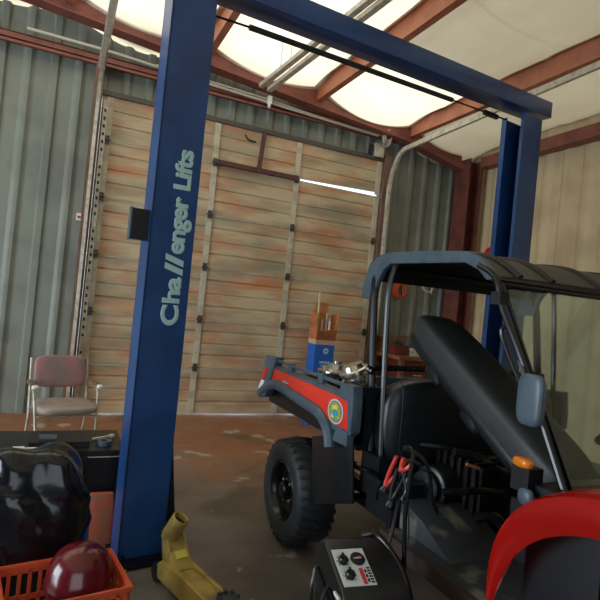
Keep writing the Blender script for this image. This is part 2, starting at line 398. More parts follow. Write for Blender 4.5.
# ---------------------------------------------------------------- sectional overhead door
door = bpy.data.objects.new('door_1', None); door.location = (2.1, 6.5, 0); COL.objects.link(door); door['kind'] = 'structure'
ZS = [0.012, .60, 1.205, 1.865, 2.53, 3.19, 3.715]
for i in range(6):
    z0, z1 = ZS[i]+.004, ZS[i+1]-.004; s = MB('door')
    prof = [(z0, 0)]; n = 4 if i < 5 else 3
    for k in range(1, n):
        zc = z0+(z1-z0)*k/n
        prof += [(zc-.022, 0), (zc-.010, .014), (zc+.010, .014), (zc+.022, 0)] if k % 2 else [(zc-.012, 0), (zc-.004, .010), (zc+.004, .010), (zc+.012, 0)]
    prof += [(z1, 0)]
    def skin(xa, xb, la=0, lb=0):
        pa = [Vector((xa, 6.47+y, z if q else z+la)) for q, (z, y) in enumerate(prof)]
        pb = [Vector((xb, 6.47+y, z if q else z+lb)) for q, (z, y) in enumerate(prof)]
        m = len(prof)
        s.grid(lambda u, v: (pa if u < .5 else pb)[round(v*(m-1))], 1, m-1, thick=(0, .04, 0))
    if i < 5: skin(.21, 4.06)
    else: skin(.21, 2.74); skin(2.74, 4.06, .022, .058)
    s.build('door_section', door)
    # lip along the foot of the section, plus a hidden strip added to block daylight
    if i:
        e = MB('stile'); e.box(.215, 4.055 if i < 5 else 2.735, 6.485, 6.50, ZS[i]-.02, ZS[i]+.02); e.box(.24, 4.04 if i < 5 else 2.72, 6.455, 6.47, ZS[i]-.016, ZS[i]-.004); e.build('lip_and_light_stop', door)
for x in (.30, 1.585, 2.72, 4.0):
    for i in range(6):
        b = MB('stile'); b.box(x-.036, x+.036, 6.452, 6.469, ZS[i]+.018, ZS[i+1]-.024, .003); b.build('stile', door)
        if i and not (i == 5 and x > 3.9):
            h = MB('galv_dark'); h.box(x-.028, x+.028, 6.438, 6.45, ZS[i]-.05, ZS[i]+.05, .004); h.tube([(x-.04, 6.436, ZS[i]), (x+.04, 6.436, ZS[i])], .009)
            h.build('hinge', door)
# reddish stiffening angle, arm bracket and pull hook on the upper section
a = MB('purple'); a.box(1.60, 2.74, 6.395, 6.45, 3.165, 3.175); a.box(1.60, 2.74, 6.44, 6.45, 3.165, 3.235); a.build('stiffener_angle', door)
a = MB('purple'); a.prism([(2.14, 6.42, 3.17), (2.19, 6.42, 3.17), (2.225, 6.42, 3.72), (2.175, 6.42, 3.72)], (0, .03, 0)); a.build('arm_bracket', door)
a = MB('black'); a.tube([(1.93, 6.40, 3.60), (1.96, 6.38, 3.55), (2.02, 6.38, 3.535), (2.08, 6.42, 3.55)], .012, smooth=4); a.build('pull_hook', door)
# slotted vertical track on the left, tracks turning under the roof
t = MB('galv'); t.box(.225, .275, 6.405, 6.415, .05, 3.62); t.box(.225, .232, 6.34, 6.415, .05, 3.62)
t.use('slot'); z = .35
while z < 3.5:
    t.box(.24, .262, 6.402, 6.4055, z, z+.035); z += .09 if int(z*10) % 7 not in (0, 1) else .2
t.build('track_angle', door)
def track(x, x2, zc, yend, sgn):
    b = MB('galv'); pts = [(x, 6.33, .1), (x, 6.33, 3.2)]
    for k in range(9):
        th = math.pi/2*k/8; pts.append((x, 6.33-.35*(1-math.cos(th)), 3.2+(zc-3.2)*math.sin(th)))
    pts.append((x2, yend, zc+.1))
    P = [Vector(p) for p in pts]; n = len(P)-1
    def f(off):
        def g(u, v):
            i = round(u*n); t = (P[min(i+1, n)]-P[max(i-1, 0)]); t.x = 0; t.normalize(); nrm = Vector((0, t.z, -t.y))
            return P[i]+nrm*(v-.5)*.062+Vector((off, 0, 0))
        return g
    b.grid(f(0), n, 1, thick=(.006*sgn, 0, 0))
    for vv in (-.031, .028):
        def g2(u, v, vv=vv):
            i = round(u*n); t = (P[min(i+1, n)]-P[max(i-1, 0)]); t.x = 0; t.normalize(); nrm = Vector((0, t.z, -t.y))
            return P[i]+nrm*vv+Vector((-v*.03*sgn, 0, 0))
        b.grid(g2, n, 1, thick=(0, .002, .002))
    b.build('curved_track', door)
track(.17, .17, 3.86, 2.2, 1); track(4.10, 4.12, 3.80, 2.6, -1)
# perforated strip hanging the left-hand track
a = MB('galv'); p0 = at(101, 70, Y=6.05); p1 = at(117, -14, Y=4.9)
a.prism([p0+Vector((-.035, 0, 0)), p0+Vector((.035, 0, 0)), p1+Vector((.035, 0, 0)), p1+Vector((-.035, 0, 0))], (0, .004, .04)); a.build('track_hanger', door)
a = MB('galv'); a.box(3.86, 4.02, 6.40, 6.46, 3.74, 3.93, .004); a.use('slot').box(3.80, 3.855, 6.42, 6.46, 3.76, 3.9); a.build('end_bearing_plate', door)

# conduits along the girt with a box, and the wire coil by the right track
cd = MB('offwhite'); cd.tube([(-.6, 6.33, 4.16), (.3, 6.33, 4.15), (1.2, 6.33, 4.10), (2.3, 6.34, 4.06), (3.85, 6.34, 4.01)], .017, 8, smooth=4)
cd.tube([(.75, 6.33, 4.145), (2.1, 6.33, 4.10), (2.9, 6.35, 4.06), (3.9, 6.35, 4.03)], .011, 8, smooth=4)
tag(cd.build('conduit_run'), 'pale conduit and cable running along the wall above the overhead door', 'conduit')
fx = MB('white'); fx.box(2.15, 2.20, 6.28, 6.33, 4.03, 4.13, .006); fx.tube([(2.175, 6.30, 4.03), (2.17, 6.29, 3.98)], .02)
tag(fx.build('junction_box'), 'small white box clipped on the pale conduit above the door', 'junction box')
cc = MB('offwhite'); q = Vector((4.0, 6.30, 4.02))
for k in range(5):
    r = .055+.012*k; an = k*.5
    cc.tube([q+Vector((r*math.cos(t)*math.cos(an*.4), .02*math.sin(3*t)+.01*k, r*1.25*math.sin(t)+.02*math.cos(an))) for t in [2*math.pi*i/16 for i in range(16)]], .007, 6, closed=True)
cc.tube([q+Vector((-.05, 0, 0)), q+Vector((0, .05, 0)), q+Vector((.06, .08, 0))], .007, 6)
tag(cc.build('wire_coil'), 'tangled coil of pale wire hanging at the top right corner of the overhead door', 'wire coil')

# twin pale rails hanging below the blanket
for k, (a0, a1) in enumerate(((at(261, 88, Y=5.9), at(372, 0, Z=4.08)), (at(269, 92, Y=5.9), at(387, 0, Z=4.08)))):
    d = (a1-a0); a1 = a0+d*1.9; a1.z = 4.12
    dn = (a1-a0).normalized(); sd = dn.cross(Vector((0, 0, 1))).normalized(); up = sd.cross(dn)
    b = MB('galv'); 
    for (s0, s1, u0, u1) in ((-.028, .028, 0, .006), (-.028, -.024, 0, .05), (.024, .028, 0, .05)):
        b.prism([a0+sd*s0+up*u0, a0+sd*s1+up*u0, a0+sd*s1+up*u1, a0+sd*s0+up*u1], a1-a0)
    for t in (.12, .5, .88):
        c = a0+(a1-a0)*t; b.tube([c+up*.003, Vector((c.x, c.y, rz(c.x)-.10))], .005, 6)
    o = b.build('hanging_rail')
    tag(o, ['pale metal channel rail hanging under the ceiling, the left one of a close pair', 'pale metal channel rail hanging under the ceiling, the right one of a close pair'][k], 'rail', 'twin channel rails under the ceiling')

# ================================================================ TWO-POST LIFT
LA = R(7.4); LX = Vector((math.cos(LA), math.sin(LA), 0)); LY = Vector((-math.sin(LA), math.cos(LA), 0)); LP = Vector((.62, 2.98, 0))
LM = Matrix(((LX.x, LY.x, 0, LP.x), (LX.y, LY.y, 0, LP.y), (0, 0, 1, 0), (0, 0, 0, 1)))
lift = thing('two_post_lift', LP, 'tall blue two-post vehicle lift with white lettering on its near column and an overhead beam', 'vehicle lift')
def column(sgn, s_out, s_in, ztop, dp=.17):
    b = MB('blue')
    x0, x1 = min(s_out, s_in), max(s_out, s_in)
    xo = s_out
    b.box(*((xo, xo+.012) if sgn > 0 else (xo-.012, xo)), 0, dp, .02, ztop, .0, LM)      # web
    b.box(x0, x1, 0, .012, .02, ztop, 0, LM); b.box(x0, x1, dp-.012, dp, .02, ztop, 0, LM)        # flanges
    xi = s_in
    b.box(*((xi-.012, xi) if sgn > 0 else (xi, xi+.012)), .012, .03, .02, ztop, 0, LM); b.box(*((xi-.012, xi) if sgn > 0 else (xi, xi+.012)), dp-.05, dp-.012, .02, ztop, 0, LM)
    return b.build('lift_column', lift)
c1 = column(1, -.218, .036, 3.27); c2 = column(-1, 3.15, 2.895, 3.36, .23)
for s0, s1 in ((-.24, .16), (2.74, 3.15)):
    b = MB('blackmetal'); b.box(s0, s1, -.10, .24, .001, .02, 0, LM)
    for sx in (s0+.04, s1-.04):
        for sy in (-.03, .2): b.lathe([(.014, 0), (.014, .03), (0, .032)], LM @ Vector((sx, sy, .018)), seg=6)
    b.build('base_plate', lift)
for s0, s1 in ((.04, .10), (2.80, 2.856)):        # carriages riding in the columns
    b = MB('black')
    if s0 < 1: b.prism([LM @ Vector(p) for p in ((.037, .03, .70), (.037, .03, .10), (.115, .03, .10), (.085, .03, .30))], LY*.12)
    else: b.box(s0, s1, .03, .15, .1, .75, .004, LM)
    b.build('carriage', lift)
b = MB('blue')
def bz(s): return 3.285+.038*(s-.2)
b.prism([LM @ Vector(p) for p in ((-.2, -.02, bz(-.2)), (3.25, -.02, bz(3.25)), (3.25, -.02, bz(3.25)+.14), (-.2, -.02, bz(-.2)+.14))], LY*.19, .004)
b.build('overhead_beam', lift)
b = MB('blackmetal'); L = lambda s, o, z: LM @ Vector((s, o, z))
b.tube([L(.0, .16, 3.20), L(.32, .16, 3.222), L(2.17, .16, 3.30), L(2.86, .16, 3.325)], .007, 6)
bar = b.build('safety_bar', lift)
b = MB('rubber'); b.tube([L(.32, .16, 3.222), L(2.17, .16, 3.30)], .019, 10); b.build('foam_sleeve', bar)
b = MB('black'); b.box(2.56, 2.74, .145, .175, 3.295, 3.33, .006, LM); b.build('limit_switch', bar)
b = MB('black'); b.box(-.318, -.220, .03, .085, 1.775, 1.945, .012, LM); b.use('slate').box(-.322, -.314, .026, .075, 1.77, 1.95, .004, LM); b.build('switch_box', c1)  # lighter left plate paints in the lit side of the box
# lettering reads upward on the front of the column
def letters(txt, z0, z1, s0, s1, lean=0, bold=.035):
    # word axis = up, letter-up axis = -s
    mx = LM @ Matrix(((lean, -1, 0, s1), (0, 0, -1, 0), (1, 0, 0, z0), (0, 0, 0, 1)))
    return text_mesh(txt, 'lettering', 'lettering', z1-z0, s1-s0, .003, mx, c1, .042)
letters('C', 1.315, 1.432, -.115, -.010)
letters('ha', 1.442, 1.592, -.115, -.012)
for k in range(2):
    b = MB('lettering'); z = 1.602+.050*k
    b.prism([L(-.012, 0, z), L(-.012, 0, z+.034), L(-.118, 0, z+.068), L(-.118, 0, z+.034)], LY*-.003); b.build('lettering', c1)
letters('enger', 1.722, 2.045, -.090, .016)
letters('Lifts', 2.085, 2.315, -.115, -.012)

# ================================================================ FLOOR JACK
jk = thing('floor_jack', (.70, 2.46, 0), 'worn yellow trolley jack without its handle standing beside the foot of the blue column', 'floor jack')
ja, jb_ = Vector((.655, 2.64, 0)), Vector((.80, 2.18, 0)); jd = (jb_-ja).normalized(); jz = Vector((0, 0, 1)); js = Vector((-jd.y, jd.x, 0))
JM = Matrix(((jd.x, js.x, 0, ja.x), (jd.y, js.y, 0, ja.y), (0, 0, 1, 0), (0, 0, 0, 1)))
J3 = JM.to_3x3(); S = lambda x, y, z: JM @ Vector((x, y, z))
b = MB('yellow')
for y0 in (-.066, .042):
    b.prism([S(-.07, y0, .04), S(.58, y0, .03), S(.60, y0, .09), S(.42, y0, .135), S(-.03, y0, .150), S(-.08, y0, .11)], J3 @ Vector((0, .024, 0)), .008)
b.box(.05, .56, -.045, .045, .10, .130, .008, JM); b.box(.0, .56, -.045, .045, .035, .05, 0, JM)
b.build('frame', jk)
b = MB('yellow')
for y0 in (-.052, .040):
    b.prism([S(.07, y0, .13), S(-.06, y0, .14), S(-.09, y0, .27), S(-.045, y0, .28), S(.01, y0, .20)], J3 @ Vector((0, .012, 0)), .003)
b.prism([S(.09, -.05, .134), S(.09, .05, .134), S(-.06, .05, .265), S(-.06, -.05, .265)], J3 @ Vector((-.008, 0, -.010)), .002)
b.build('handle_yoke', jk)
B0_ = at(170, 535, Y=2.69); T0_ = at(181, 518, Y=2.655); axd = (T0_-B0_)
b = MB('yellow'); hl = axd.length; axd.normalize()
b.lathe([(.040, -.02), (.046, 0), (.046, hl), (.038, hl+.003), (.034, hl-.002), (.034, .0), (.03, -.02)], B0_, axd, 20, caps=False)
sk = b.build('handle_socket', jk)
b = MB('slot'); b.lathe([(.0345, 0), (.0345, .004), (0, .004)], B0_+axd*(hl-.03), axd, 20); b.build('socket_bore', sk)
b = MB('yellow_clean'); mxp = Matrix.Translation(S(.035, 0, .186)) @ JM.to_3x3().to_4x4() @ Matrix.Rotation(R(41), 4, 'Y'); b.box(-.020, .020, -.030, .030, 0, .008, .003, mxp); b.build('yoke_pad', jk)
for y0 in (-.060, .032):
    b = MB('black'); b.lathe([(0, 0), (.045, 0), (.05, .006), (.05, .024), (.045, .03), (0, .03)], S(-.10, y0, .051), J3 @ Vector((0, 1, 0)), 20); b.build('wheel', jk)
for y0 in (-.095, .070):
    b = MB('galv_dark'); b.lathe([(0, 0), (.03, 0), (.03, .025), (0, .025)], S(.52, y0, .0305), J3 @ Vector((0, 1, 0)), 16); b.build('wheel', jk)
b = MB('rubber'); b.lathe([(0, 0), (.02, 0), (.02, .015), (.050, .019), (.054, .045), (.045, .048), (.04, .042), (0, .042)], S(.46, 0, .128), seg=24)
for k in range(8):
    th = k*math.pi/4; c = S(.46, 0, .170)+Vector((.045*math.cos(th), .045*math.sin(th), .0)); b.box(c.x-.008, c.x+.008, c.y-.008, c.y+.008, c.z, c.z+.012, .002)
b.build('saddle', jk)

# ================================================================ UTILITY VEHICLE
uv = thing('utility_vehicle', (2.1, 2.0, 0), 'red and black side-by-side utility vehicle with its seat tipped up, parked beside the blue lift', 'utility vehicle')
def PX_(pts, X): return [at(x, y, X=X) for x, y in pts]
def pan(b, pts, X, t, bev=.004): b.prism(PX_(pts, X), (t, 0, 0), bev); return b
def mirx(x): return 4.2-x

# wheels
def make_wheel():
    b = MB('rubber')
    b.lathe([(.172, .035), (.19, .012), (.235, .0), (.275, .004), (.300, .022), (.312, .055), (.314, .13), (.312, .205), (.300, .238), (.27, .258), (.19, .25), (.172, .225)], (1.35, 3.0, .328), (1, 0, 0), 48, caps=False)
    n = 32
    for k in range(n):
        for side in (0, 1):
            a = 2*math.pi*(k+.5*side)/n
            h0, h1 = (.012, .135) if side == 0 else (.250, .125)
            def P(r, h, da): return Vector((1.35+h, 3.0+r*math.cos(a+da), .328+r*math.sin(a+da)))
            w_ = .042; tw = .10
            q = [P(.290, h0, -w_*.9), P(.290, h0, w_*.9), P(.305, h1, w_*.7+tw), P(.305, h1, -w_*.7+tw)]
            t = [P(.314, h0+(.006 if side == 0 else -.006), -w_*.6), P(.314, h0+(.006 if side == 0 else -.006), w_*.6), P(.328, h1, w_*.5+tw), P(.328, h1, -w_*.5+tw)]
            hm = (h0*.6+h1*.4)
            V = [b.bm.verts.new(p) for p in q+t]
            fs = [b.bm.faces.new([V[i] for i in f]) for f in ((3, 2, 1, 0), (4, 5, 6, 7), (0, 1, 5, 4), (1, 2, 6, 5), (2, 3, 7, 6), (3, 0, 4, 7))]
            bmesh.ops.recalc_face_normals(b.bm, faces=fs)
    t = b.build('tyre', uv)
    r = MB('blackmetal')
    r.lathe([(.180, .020), (.172, .012), (.165, .022), (.156, .040), (.150, .075), (.118, .085), (.085, .062), (.056, .058), (.050, .022), (.040, .014), (0, .014)], (1.35, 3.0, .328), (1, 0, 0), 40, caps=False)
    rim = r.build('rim', t)
    for k in range(4):
        a = math.pi/4+k*math.pi/2; n_ = MB('chrome'); n_.lathe([(.011, 0), (.011, .02), (.006, .026), (0, .026)], (1.35+.066, 3.0+.072*math.cos(a), .328+.072*math.sin(a)), (-1, 0, 0), 6); n_.build('wheel_nut', t)
    return t
wh = make_wheel()
def copy_wheel(y, left):
    c = wh.copy(); COL.objects.link(c)
    base = Vector((1.35, 3.0, .328))-uv.location; tgt = Vector((mirx(1.35) if left else 1.35, y, .328))-uv.location
    if left: c.matrix_local = Matrix.Translation(tgt) @ Matrix.Rotation(math.pi, 4, 'Z') @ Matrix.Translation(-base)
    else: c.matrix_local = Matrix.Translation(tgt-base)
    for ch in list(wh.children):
        d = ch.copy(); COL.objects.link(d); d.parent = c
copy_wheel(3.0, True); copy_wheel(.84, False); copy_wheel(.84, True)

# chassis
f = MB('blackmetal')
for x in (1.78, 2.42): f.box(x-.03, x+.03, .6, 3.4, .40, .47, .006)
f.tube([at(346, 497, Y=2.32), at(386, 497, Y=2.32), (2.7, 2.32, .52)], .022); f.tube([(1.5, 1.32, .5), (2.7, 1.32, .5)], .025)
f.tube([(1.60, 3.0, .33), (2.6, 3.0, .33)], .035, 12); f.tube([(1.60, .84, .33), (2.6, .84, .33)], .025, 12)
f.tube([(1.62, 2.35, .45), (1.72, 2.9, .36)], .02); f.tube([(1.78, 3.15, .45), (1.66, 3.0, .34)], .018)
f.build('chassis_frame', uv)
for x in (1.72, 2.48):
    s = MB('iron'); s.tube([(x, 2.92, .34), (x+.02, 2.86, .78)], .03, 10)
    s.tube([Vector((x, 2.92, .34))+Vector((.02*k/40, -.06*k/40, .44*k/40))*.9+Vector((.045*math.cos(k*.9), .045*math.sin(k*.9), .03)) for k in range(41)], .008, 6)
    s.build('shock_absorber', uv)

# cargo bed
b = MB('black')
b.box(1.41, 2.79, 2.24, 3.46, .80, .83, .004); b.box(1.41, 1.44, 2.24, 3.46, .83, 1.06); b.box(2.76, 2.79, 2.24, 3.46, .83, 1.02); b.box(1.41, 2.79, 2.24, 2.27, .83, 1.12, .004)
bed = b.build('cargo_bed', uv)
b = MB('slate'); b.box(1.40, 2.80, 3.44, 3.49, .84, 1.0, .008); b.build('tailgate', bed)
for left in (False, True):
    def T(v): return Vector((mirx(v.x), v.y, v.z)) if left else v
    def side(m, name, pts, X, t, par, bev=.004):
        q = [T(p) for p in PX_(pts, X)]; s = MB(m); s.prism(q, (-t if left else t, 0, 0), bev); return s.build(name, par)
    sp = side('slate', 'side_frame', [(267, 362), (341, 392), (352, 396), (351, 434), (346, 438), (334, 430), (300, 403), (276, 390), (264, 386)], 1.352, .05, bed)
    side('redpanel', 'red_side_panel', [(271, 371), (272, 367.5), (349, 401), (347.5, 431), (335, 425), (318, 411), (300, 399), (272, 381)], 1.346, .012, bed, .003)
    side('slate', 'corner_post', [(266, 355), (276, 357.5), (272, 372), (268, 388), (264, 397), (256.5, 392), (259, 383)], 1.335, .06, bed, .006)
    side('slate', 'corner_post', [(341, 383), (353, 386.5), (352, 412), (350, 433), (346.5, 431), (347.5, 402), (338, 397)], 1.335, .06, bed, .006)
    side('redlens', 'tail_lamp', [(264.5, 367), (267.5, 368), (264, 380), (261, 379)], 1.33, .012, bed, .002)
    side('clearlens', 'tail_lamp', [(261, 379.5), (264, 380.5), (260.5, 391), (258, 388)], 1.33, .012, bed, .002)
    s = MB('slate'); s.tube([T(p) for p in (at(272, 358.5, X=1.36), at(343, 384.5, X=1.36))], .011, 8)
    for px, py in ((292, 368), (322, 379)):
        c = at(px, py, X=1.36); c = T(c); s.box(c.x-.012, c.x+.012, c.y-.03, c.y+.03, c.z-.02, c.z+.03, .004)
    s.build('top_rail', bed)
    s = MB('slate')
    s.tube([T(p) for p in PX_([(261, 393), (267, 387), (277, 384.5), (292, 394), (306, 403), (318, 411.5), (325, 421), (329, 434), (330, 447)], 1.345)], .033, 10, smooth=5)
    s.build('bed_edge_moulding', bed)
    side('slate', 'latch_cover', [(336, 424), (347, 433), (346, 447), (332, 440)], 1.345, .04, bed)
    side('black', 'mud_guard', [(312, 436), (352, 434), (352, 504), (311, 504)], 1.40, .015, uv, .004)
# crest on the red panel
c = at(335.5, 411.5, X=1.3455); e = MB('lettering')
def disc(b, c, ry, rz_, x0, t=.0015, n=24, a0=0, a1=2*math.pi, r0=0):
    P = [Vector((c.x-x0, c.y+ry*math.cos(a0+(a1-a0)*k/n), c.z+rz_*math.sin(a0+(a1-a0)*k/n))) for k in range(n if a1-a0 > 6.2 else n+1)]
    if r0: P += [Vector((c.x-x0, c.y+ry*r0*math.cos(a0+(a1-a0)*k/n), c.z+rz_*r0*math.sin(a0+(a1-a0)*k/n))) for k in range(n, -1, -1)]
    b.prism(P, (-t, 0, 0))
disc(e, c, .082, .064, .0005)
e.use('red'); disc(e, c, .070, .055, .002); e.use('greendecal'); disc(e, c, .064, .050, .003)
e.use('yellowdecal'); disc(e, Vector((c.x, c.y, c.z+.02)), .03, .014, .005); e.use('bluedecal'); disc(e, Vector((c.x, c.y-.008, c.z-.008)), .026, .02, .005)
e.use('yellowdecal'); disc(e, Vector((c.x, c.y+.02, c.z-.028)), .014, .008, .005)
e.build('round_crest', bed)
e = MB('lettering'); q0 = at(283, 382, X=1.3455)
for k in range(5): e.box(q0.x-.0015, q0.x, q0.y-.016*k-.010, q0.y-.016*k, q0.z, q0.z+.010)
e.build('small_decal', bed)

# roll cage posts
for left in (False, True):
    T = (lambda p: Vector((mirx(p[0]), p[1], p[2]))) if left else Vector
    s = MB('blackmetal'); s.tube([T(p) for p in ((1.5, 2.235, .66), (1.5, 2.243, .749), (1.5, 2.349, 1.567), (1.53, 2.36, 1.72), (1.58, 2.32, 1.76))], .022, 10, smooth=3); s.build('rear_post', uv)
    s = MB('blackmetal'); s.tube([T(p) for p in ((1.5, 2.14, .66), (1.5, 2.155, .826), (1.5, 2.219, 1.571), (1.53, 2.22, 1.76))], .014, 8, smooth=3); s.build('brace_post', uv)
    s = MB('blackmetal'); s.tube([T(p) for p in ((1.5, 1.60, 1.73), (1.5, 1.507, 1.678), (1.5, 1.457, 1.557), (1.5, 1.338, 1.367), (1.5, 1.13, .98))], .013, 10, smooth=3); s.build('front_post', uv)
    s = MB('black'); c = T((1.5, 1.478, 1.60)); s.box(c.x-.022, c.x+.022, c.y-.024, c.y+.024, c.z-.024, c.z+.024, .008); s.build('post_clamp', uv)
    s = MB('blackmetal'); s.tube([T(p) for p in ((1.54, 1.475, 1.50), (1.54, 1.49, 1.46), (1.54, 1.385, 1.30), (1.54, 1.34, 1.29), (1.52, 1.32, 1.33))], .009, 8, smooth=4); s.build('grab_handle', uv)
s = MB('blackmetal'); s.tube([(1.5, 2.28, 1.19), (1.56, 2.30, 1.215), (2.64, 2.30, 1.215), (2.7, 2.28, 1.19)], .016, 8, smooth=3); s.tube([(1.5, 2.30, 1.74), (2.7, 2.30, 1.74)], .016); s.build('cross_bar', uv)
s = MB('blackmetal'); s.tube([(1.5, 1.507, 1.672), (2.7, 1.507, 1.672)], .014); s.build('header_bar', uv)

# roof
prof = [(2.45, 1.70), (2.43, 1.745), (2.38, 1.785), (2.26, 1.812), (1.92, 1.800), (1.70, 1.780), (1.60, 1.745), (1.50, 1.685)]
pr = [Vector((0, y, z)) for y, z in prof]; pr = crom(pr, 4); n = len(pr)-1
rf = MB('black')
def rfn(u, v):
    p = pr[round(v*n)]; cr = .008*(1-(2*u-1)**4); e = abs(2*u-1)
    return (1.50+1.2*u, p.y, p.z+cr)
rf.grid(rfn, 24, n, thick=(0, 0, -.03)); roof = rf.build('roof', uv)
for x in (1.62, 1.80, 2.1, 2.4, 2.58):
    s = MB('black')
    s.tube([Vector((x, p.y, p.z+.006)) for p in pr[4:]], .014, 8); s.build('roof_rib', roof)
for left in (False, True):
    q = PX_([(361, 298), (363.5, 281), (369, 266), (377, 257), (389, 252.5), (430, 250.5), (468, 251), (478, 256), (487, 266), (496, 279), (486, 280), (478, 270), (465, 262.5), (390, 263.5), (383, 270), (377, 282), (373, 298)], 1.495)
    if left: q = [Vector((mirx(p.x), p.y, p.z)) for p in q]
    s = MB('slate'); s.prism(q, ((-.03 if left else .03), 0, 0), .006); s.build('roof_side_trim', roof)

# windscreen, cowl, dash, bonnet
s = MB('glass'); s.prism([(1.53, 1.50, 1.655), (2.67, 1.50, 1.655), (2.67, 1.14, .99), (1.53, 1.14, .99)], (0, .004, -.002)); s.build('windscreen', uv)
s = MB('black'); s.tube([(1.525, 1.495, 1.655), (2.675, 1.495, 1.655), (2.675, 1.13, .99), (1.525, 1.13, .99)], .010, 6, closed=True); s.build('windscreen_seal', uv)
s = MB('black'); s.box(1.43, 2.77, .95, 1.20, .62, 1.00, .04); s.box(1.50, 2.70, 1.16, 1.34, .70, .90, .04); s.build('dashboard', uv)
s = MB('black'); P0 = Vector((2.42, 1.50, 1.08)); ax = Vector((0, .55, .83)).normalized(); u_ = Vector((1, 0, 0)); v_ = ax.cross(u_)
s.tube([P0+.17*(math.cos(t)*u_+math.sin(t)*v_) for t in [2*math.pi*k/28 for k in range(28)]], .013, 8, closed=True)
for t in (0.3, 2.84, 4.71): s.tube([P0-ax*.03, P0+.17*(math.cos(t)*u_+math.sin(t)*v_)], .011, 6)
s.tube([P0-ax*.02, P0-ax*.3], .018); s.build('steering_wheel', uv)
s = MB('red')
def hood(u, v):
    x = 1.52+1.16*u; y = 1.10-.78*v
    return (x, y, 1.0-.16*v**1.6+.045*math.sin(math.pi*u)-.05*(abs(2*u-1)**6))
s.grid(hood, 20, 14, thick=(0, 0, -.02)); s.box(1.58, 2.62, .30, .34, .5, .84, .015); s.build('bonnet', uv)
for left in (False, True):
    s = MB('red')
    def fen(u, v, left=left):
        th = R(14)+R(152)*u
        w_ = math.sin(max(0, min(1, u/.30))*math.pi/2)*math.sin(max(0, min(1, (1-u)/.3))*math.pi/2)
        ri = .438+.035*w_; ro = ri+.022+.085*w_
        cy, cz = .80, .50
        if v <= .6:
            t = v/.6; r = ri+(ro-ri)*t; x = 1.352-.034*math.sin(math.pi*(.18+.62*t))
        else:
            t = (v-.6)/.4; r = ro+.012*math.sin(math.pi*t)-.004*t; x = 1.352-.034*math.sin(math.pi*.8)+t*(.02+.20*w_)
        y = cy+r*math.cos(th); z = cz+r*math.sin(th)*(1-.15*max(0, -math.cos(th)))
        return (mirx(x) if left else x, y, z)
    s.grid(fen, 44, 14); bm = s.bm
    bmesh.ops.solidify(bm, geom=list(bm.faces), thickness=.006)
    s.build('front_fender', uv)
    x0, x1 = (1.44, 1.62) if not left else (2.58, 2.76)
    s = MB('black'); s.box(x0, x1, .42, 1.02, .50, .86, .03); s.build('wheel_well', uv)
    s = MB('amber'); c = at(523, 462.5, X=1.415); xx = mirx(1.415) if left else 1.415
    s.cushion((xx, c.y, c.z), (.02, .035, .017), p=3); s.build('turn_signal', uv)
    s = MB('black'); s.box(xx-.015, xx+.05, c.y-.04, c.y+.03, c.z-.09, c.z-.012, .008); s.build('signal_bracket', uv)
    s = MB('slate'); c = at(531, 400, X=1.42); xx = mirx(1.42) if left else 1.42
    s.cushion((xx, c.y, c.z), (.018, .05, .085), p=4); s.tube([(xx, c.y, c.z), (1.5 if not left else 2.7, 1.36, 1.38)], .008, 6); s.build('wing_mirror', uv)
    s = MB('clearlens'); c = (1.56 if not left else 2.64, .33, .74); s.lathe([(0, 0), (.075, 0), (.07, .03), (0, .045)], c, (0, -1, 0), 20); s.build('headlamp', uv)
    s = MB('slate'); c = at(526, 497, X=1.405); xx = mirx(1.405) if left else 1.405
    s.cushion((xx, c.y, c.z), (.015, .03, .028), p=2.4); s.build('side_reflector', uv)
s = MB('black'); s.box(1.55, 2.65, .24, .32, .38, .50, .02); s.tube([(1.7, .26, .44), (1.7, .2, .75), (2.5, .2, .75), (2.5, .26, .44)], .018, 8, smooth=3); s.build('front_bumper', uv)

# floor board and sill
s = MB('greydust'); s.box(1.425, 2.77, 1.20, 1.96, .50, .525, .004)
s.prism([(1.50, 1.60, .525), (1.50, 1.96, .525), (1.50, 1.96, .66), (1.50, 1.80, .62)], (.34, 0, 0), .01); s.build('floor_board', uv)
s = MB('sill'); s.box(1.405, 1.425, 1.15, 1.97, .47, .53, .003); s.build('sill_strip', uv)
s = MB('sill'); s.box(2.775, 2.795, 1.15, 1.97, .47, .53, .003); s.build('sill_strip', uv)

# engine bay under the lifted seat
s = MB('iron'); s.box(1.80, 2.35, 1.78, 2.16, .50, .84, .03)
for k in range(7): s.box(1.78, 2.38, 1.80+.05*k, 1.815+.05*k, .60, .86)
s.box(1.66, 1.86, 1.90, 2.12, .46, .60, .03); s.build('engine', uv)
s = MB('black'); c = at(421, 488, X=1.62)
s.lathe([(0, 0), (.03, 0), (.035, .012), (.075, .014), (.08, .02), (.08, .05), (.095, .055), (.10, .062), (.10, .16), (.085, .17), (0, .17)], c, (1, .15, 0), 28); s.build('air_filter', uv)
for k, (a0, m) in enumerate((((1.55, 2.15, .78), 'iron'), ((1.62, 2.12, .86), 'black'), ((1.75, 1.92, .88), 'iron'), ((1.9, 1.85, .86), 'black'), ((1.6, 1.8, .74), 'iron'), ((1.7, 1.7, .66), 'black'))):
    s = MB(m); p = Vector(a0); pts = [p]
    for j in range(5): p = p+Vector((random.uniform(.04, .16), random.uniform(-.1, .06), random.uniform(-.06, .05))); p.z = min(p.z, .86); p.y = min(p.y, 2.05) if j > 0 else p.y; pts.append(p)
    s.tube(pts, .014+.004*(k % 3), 8, smooth=5); s.build('hose', uv)
s = MB('black'); s.box(2.42, 2.72, 1.72, 2.1, .53, .80, .03); s.build('fuel_tank', uv)
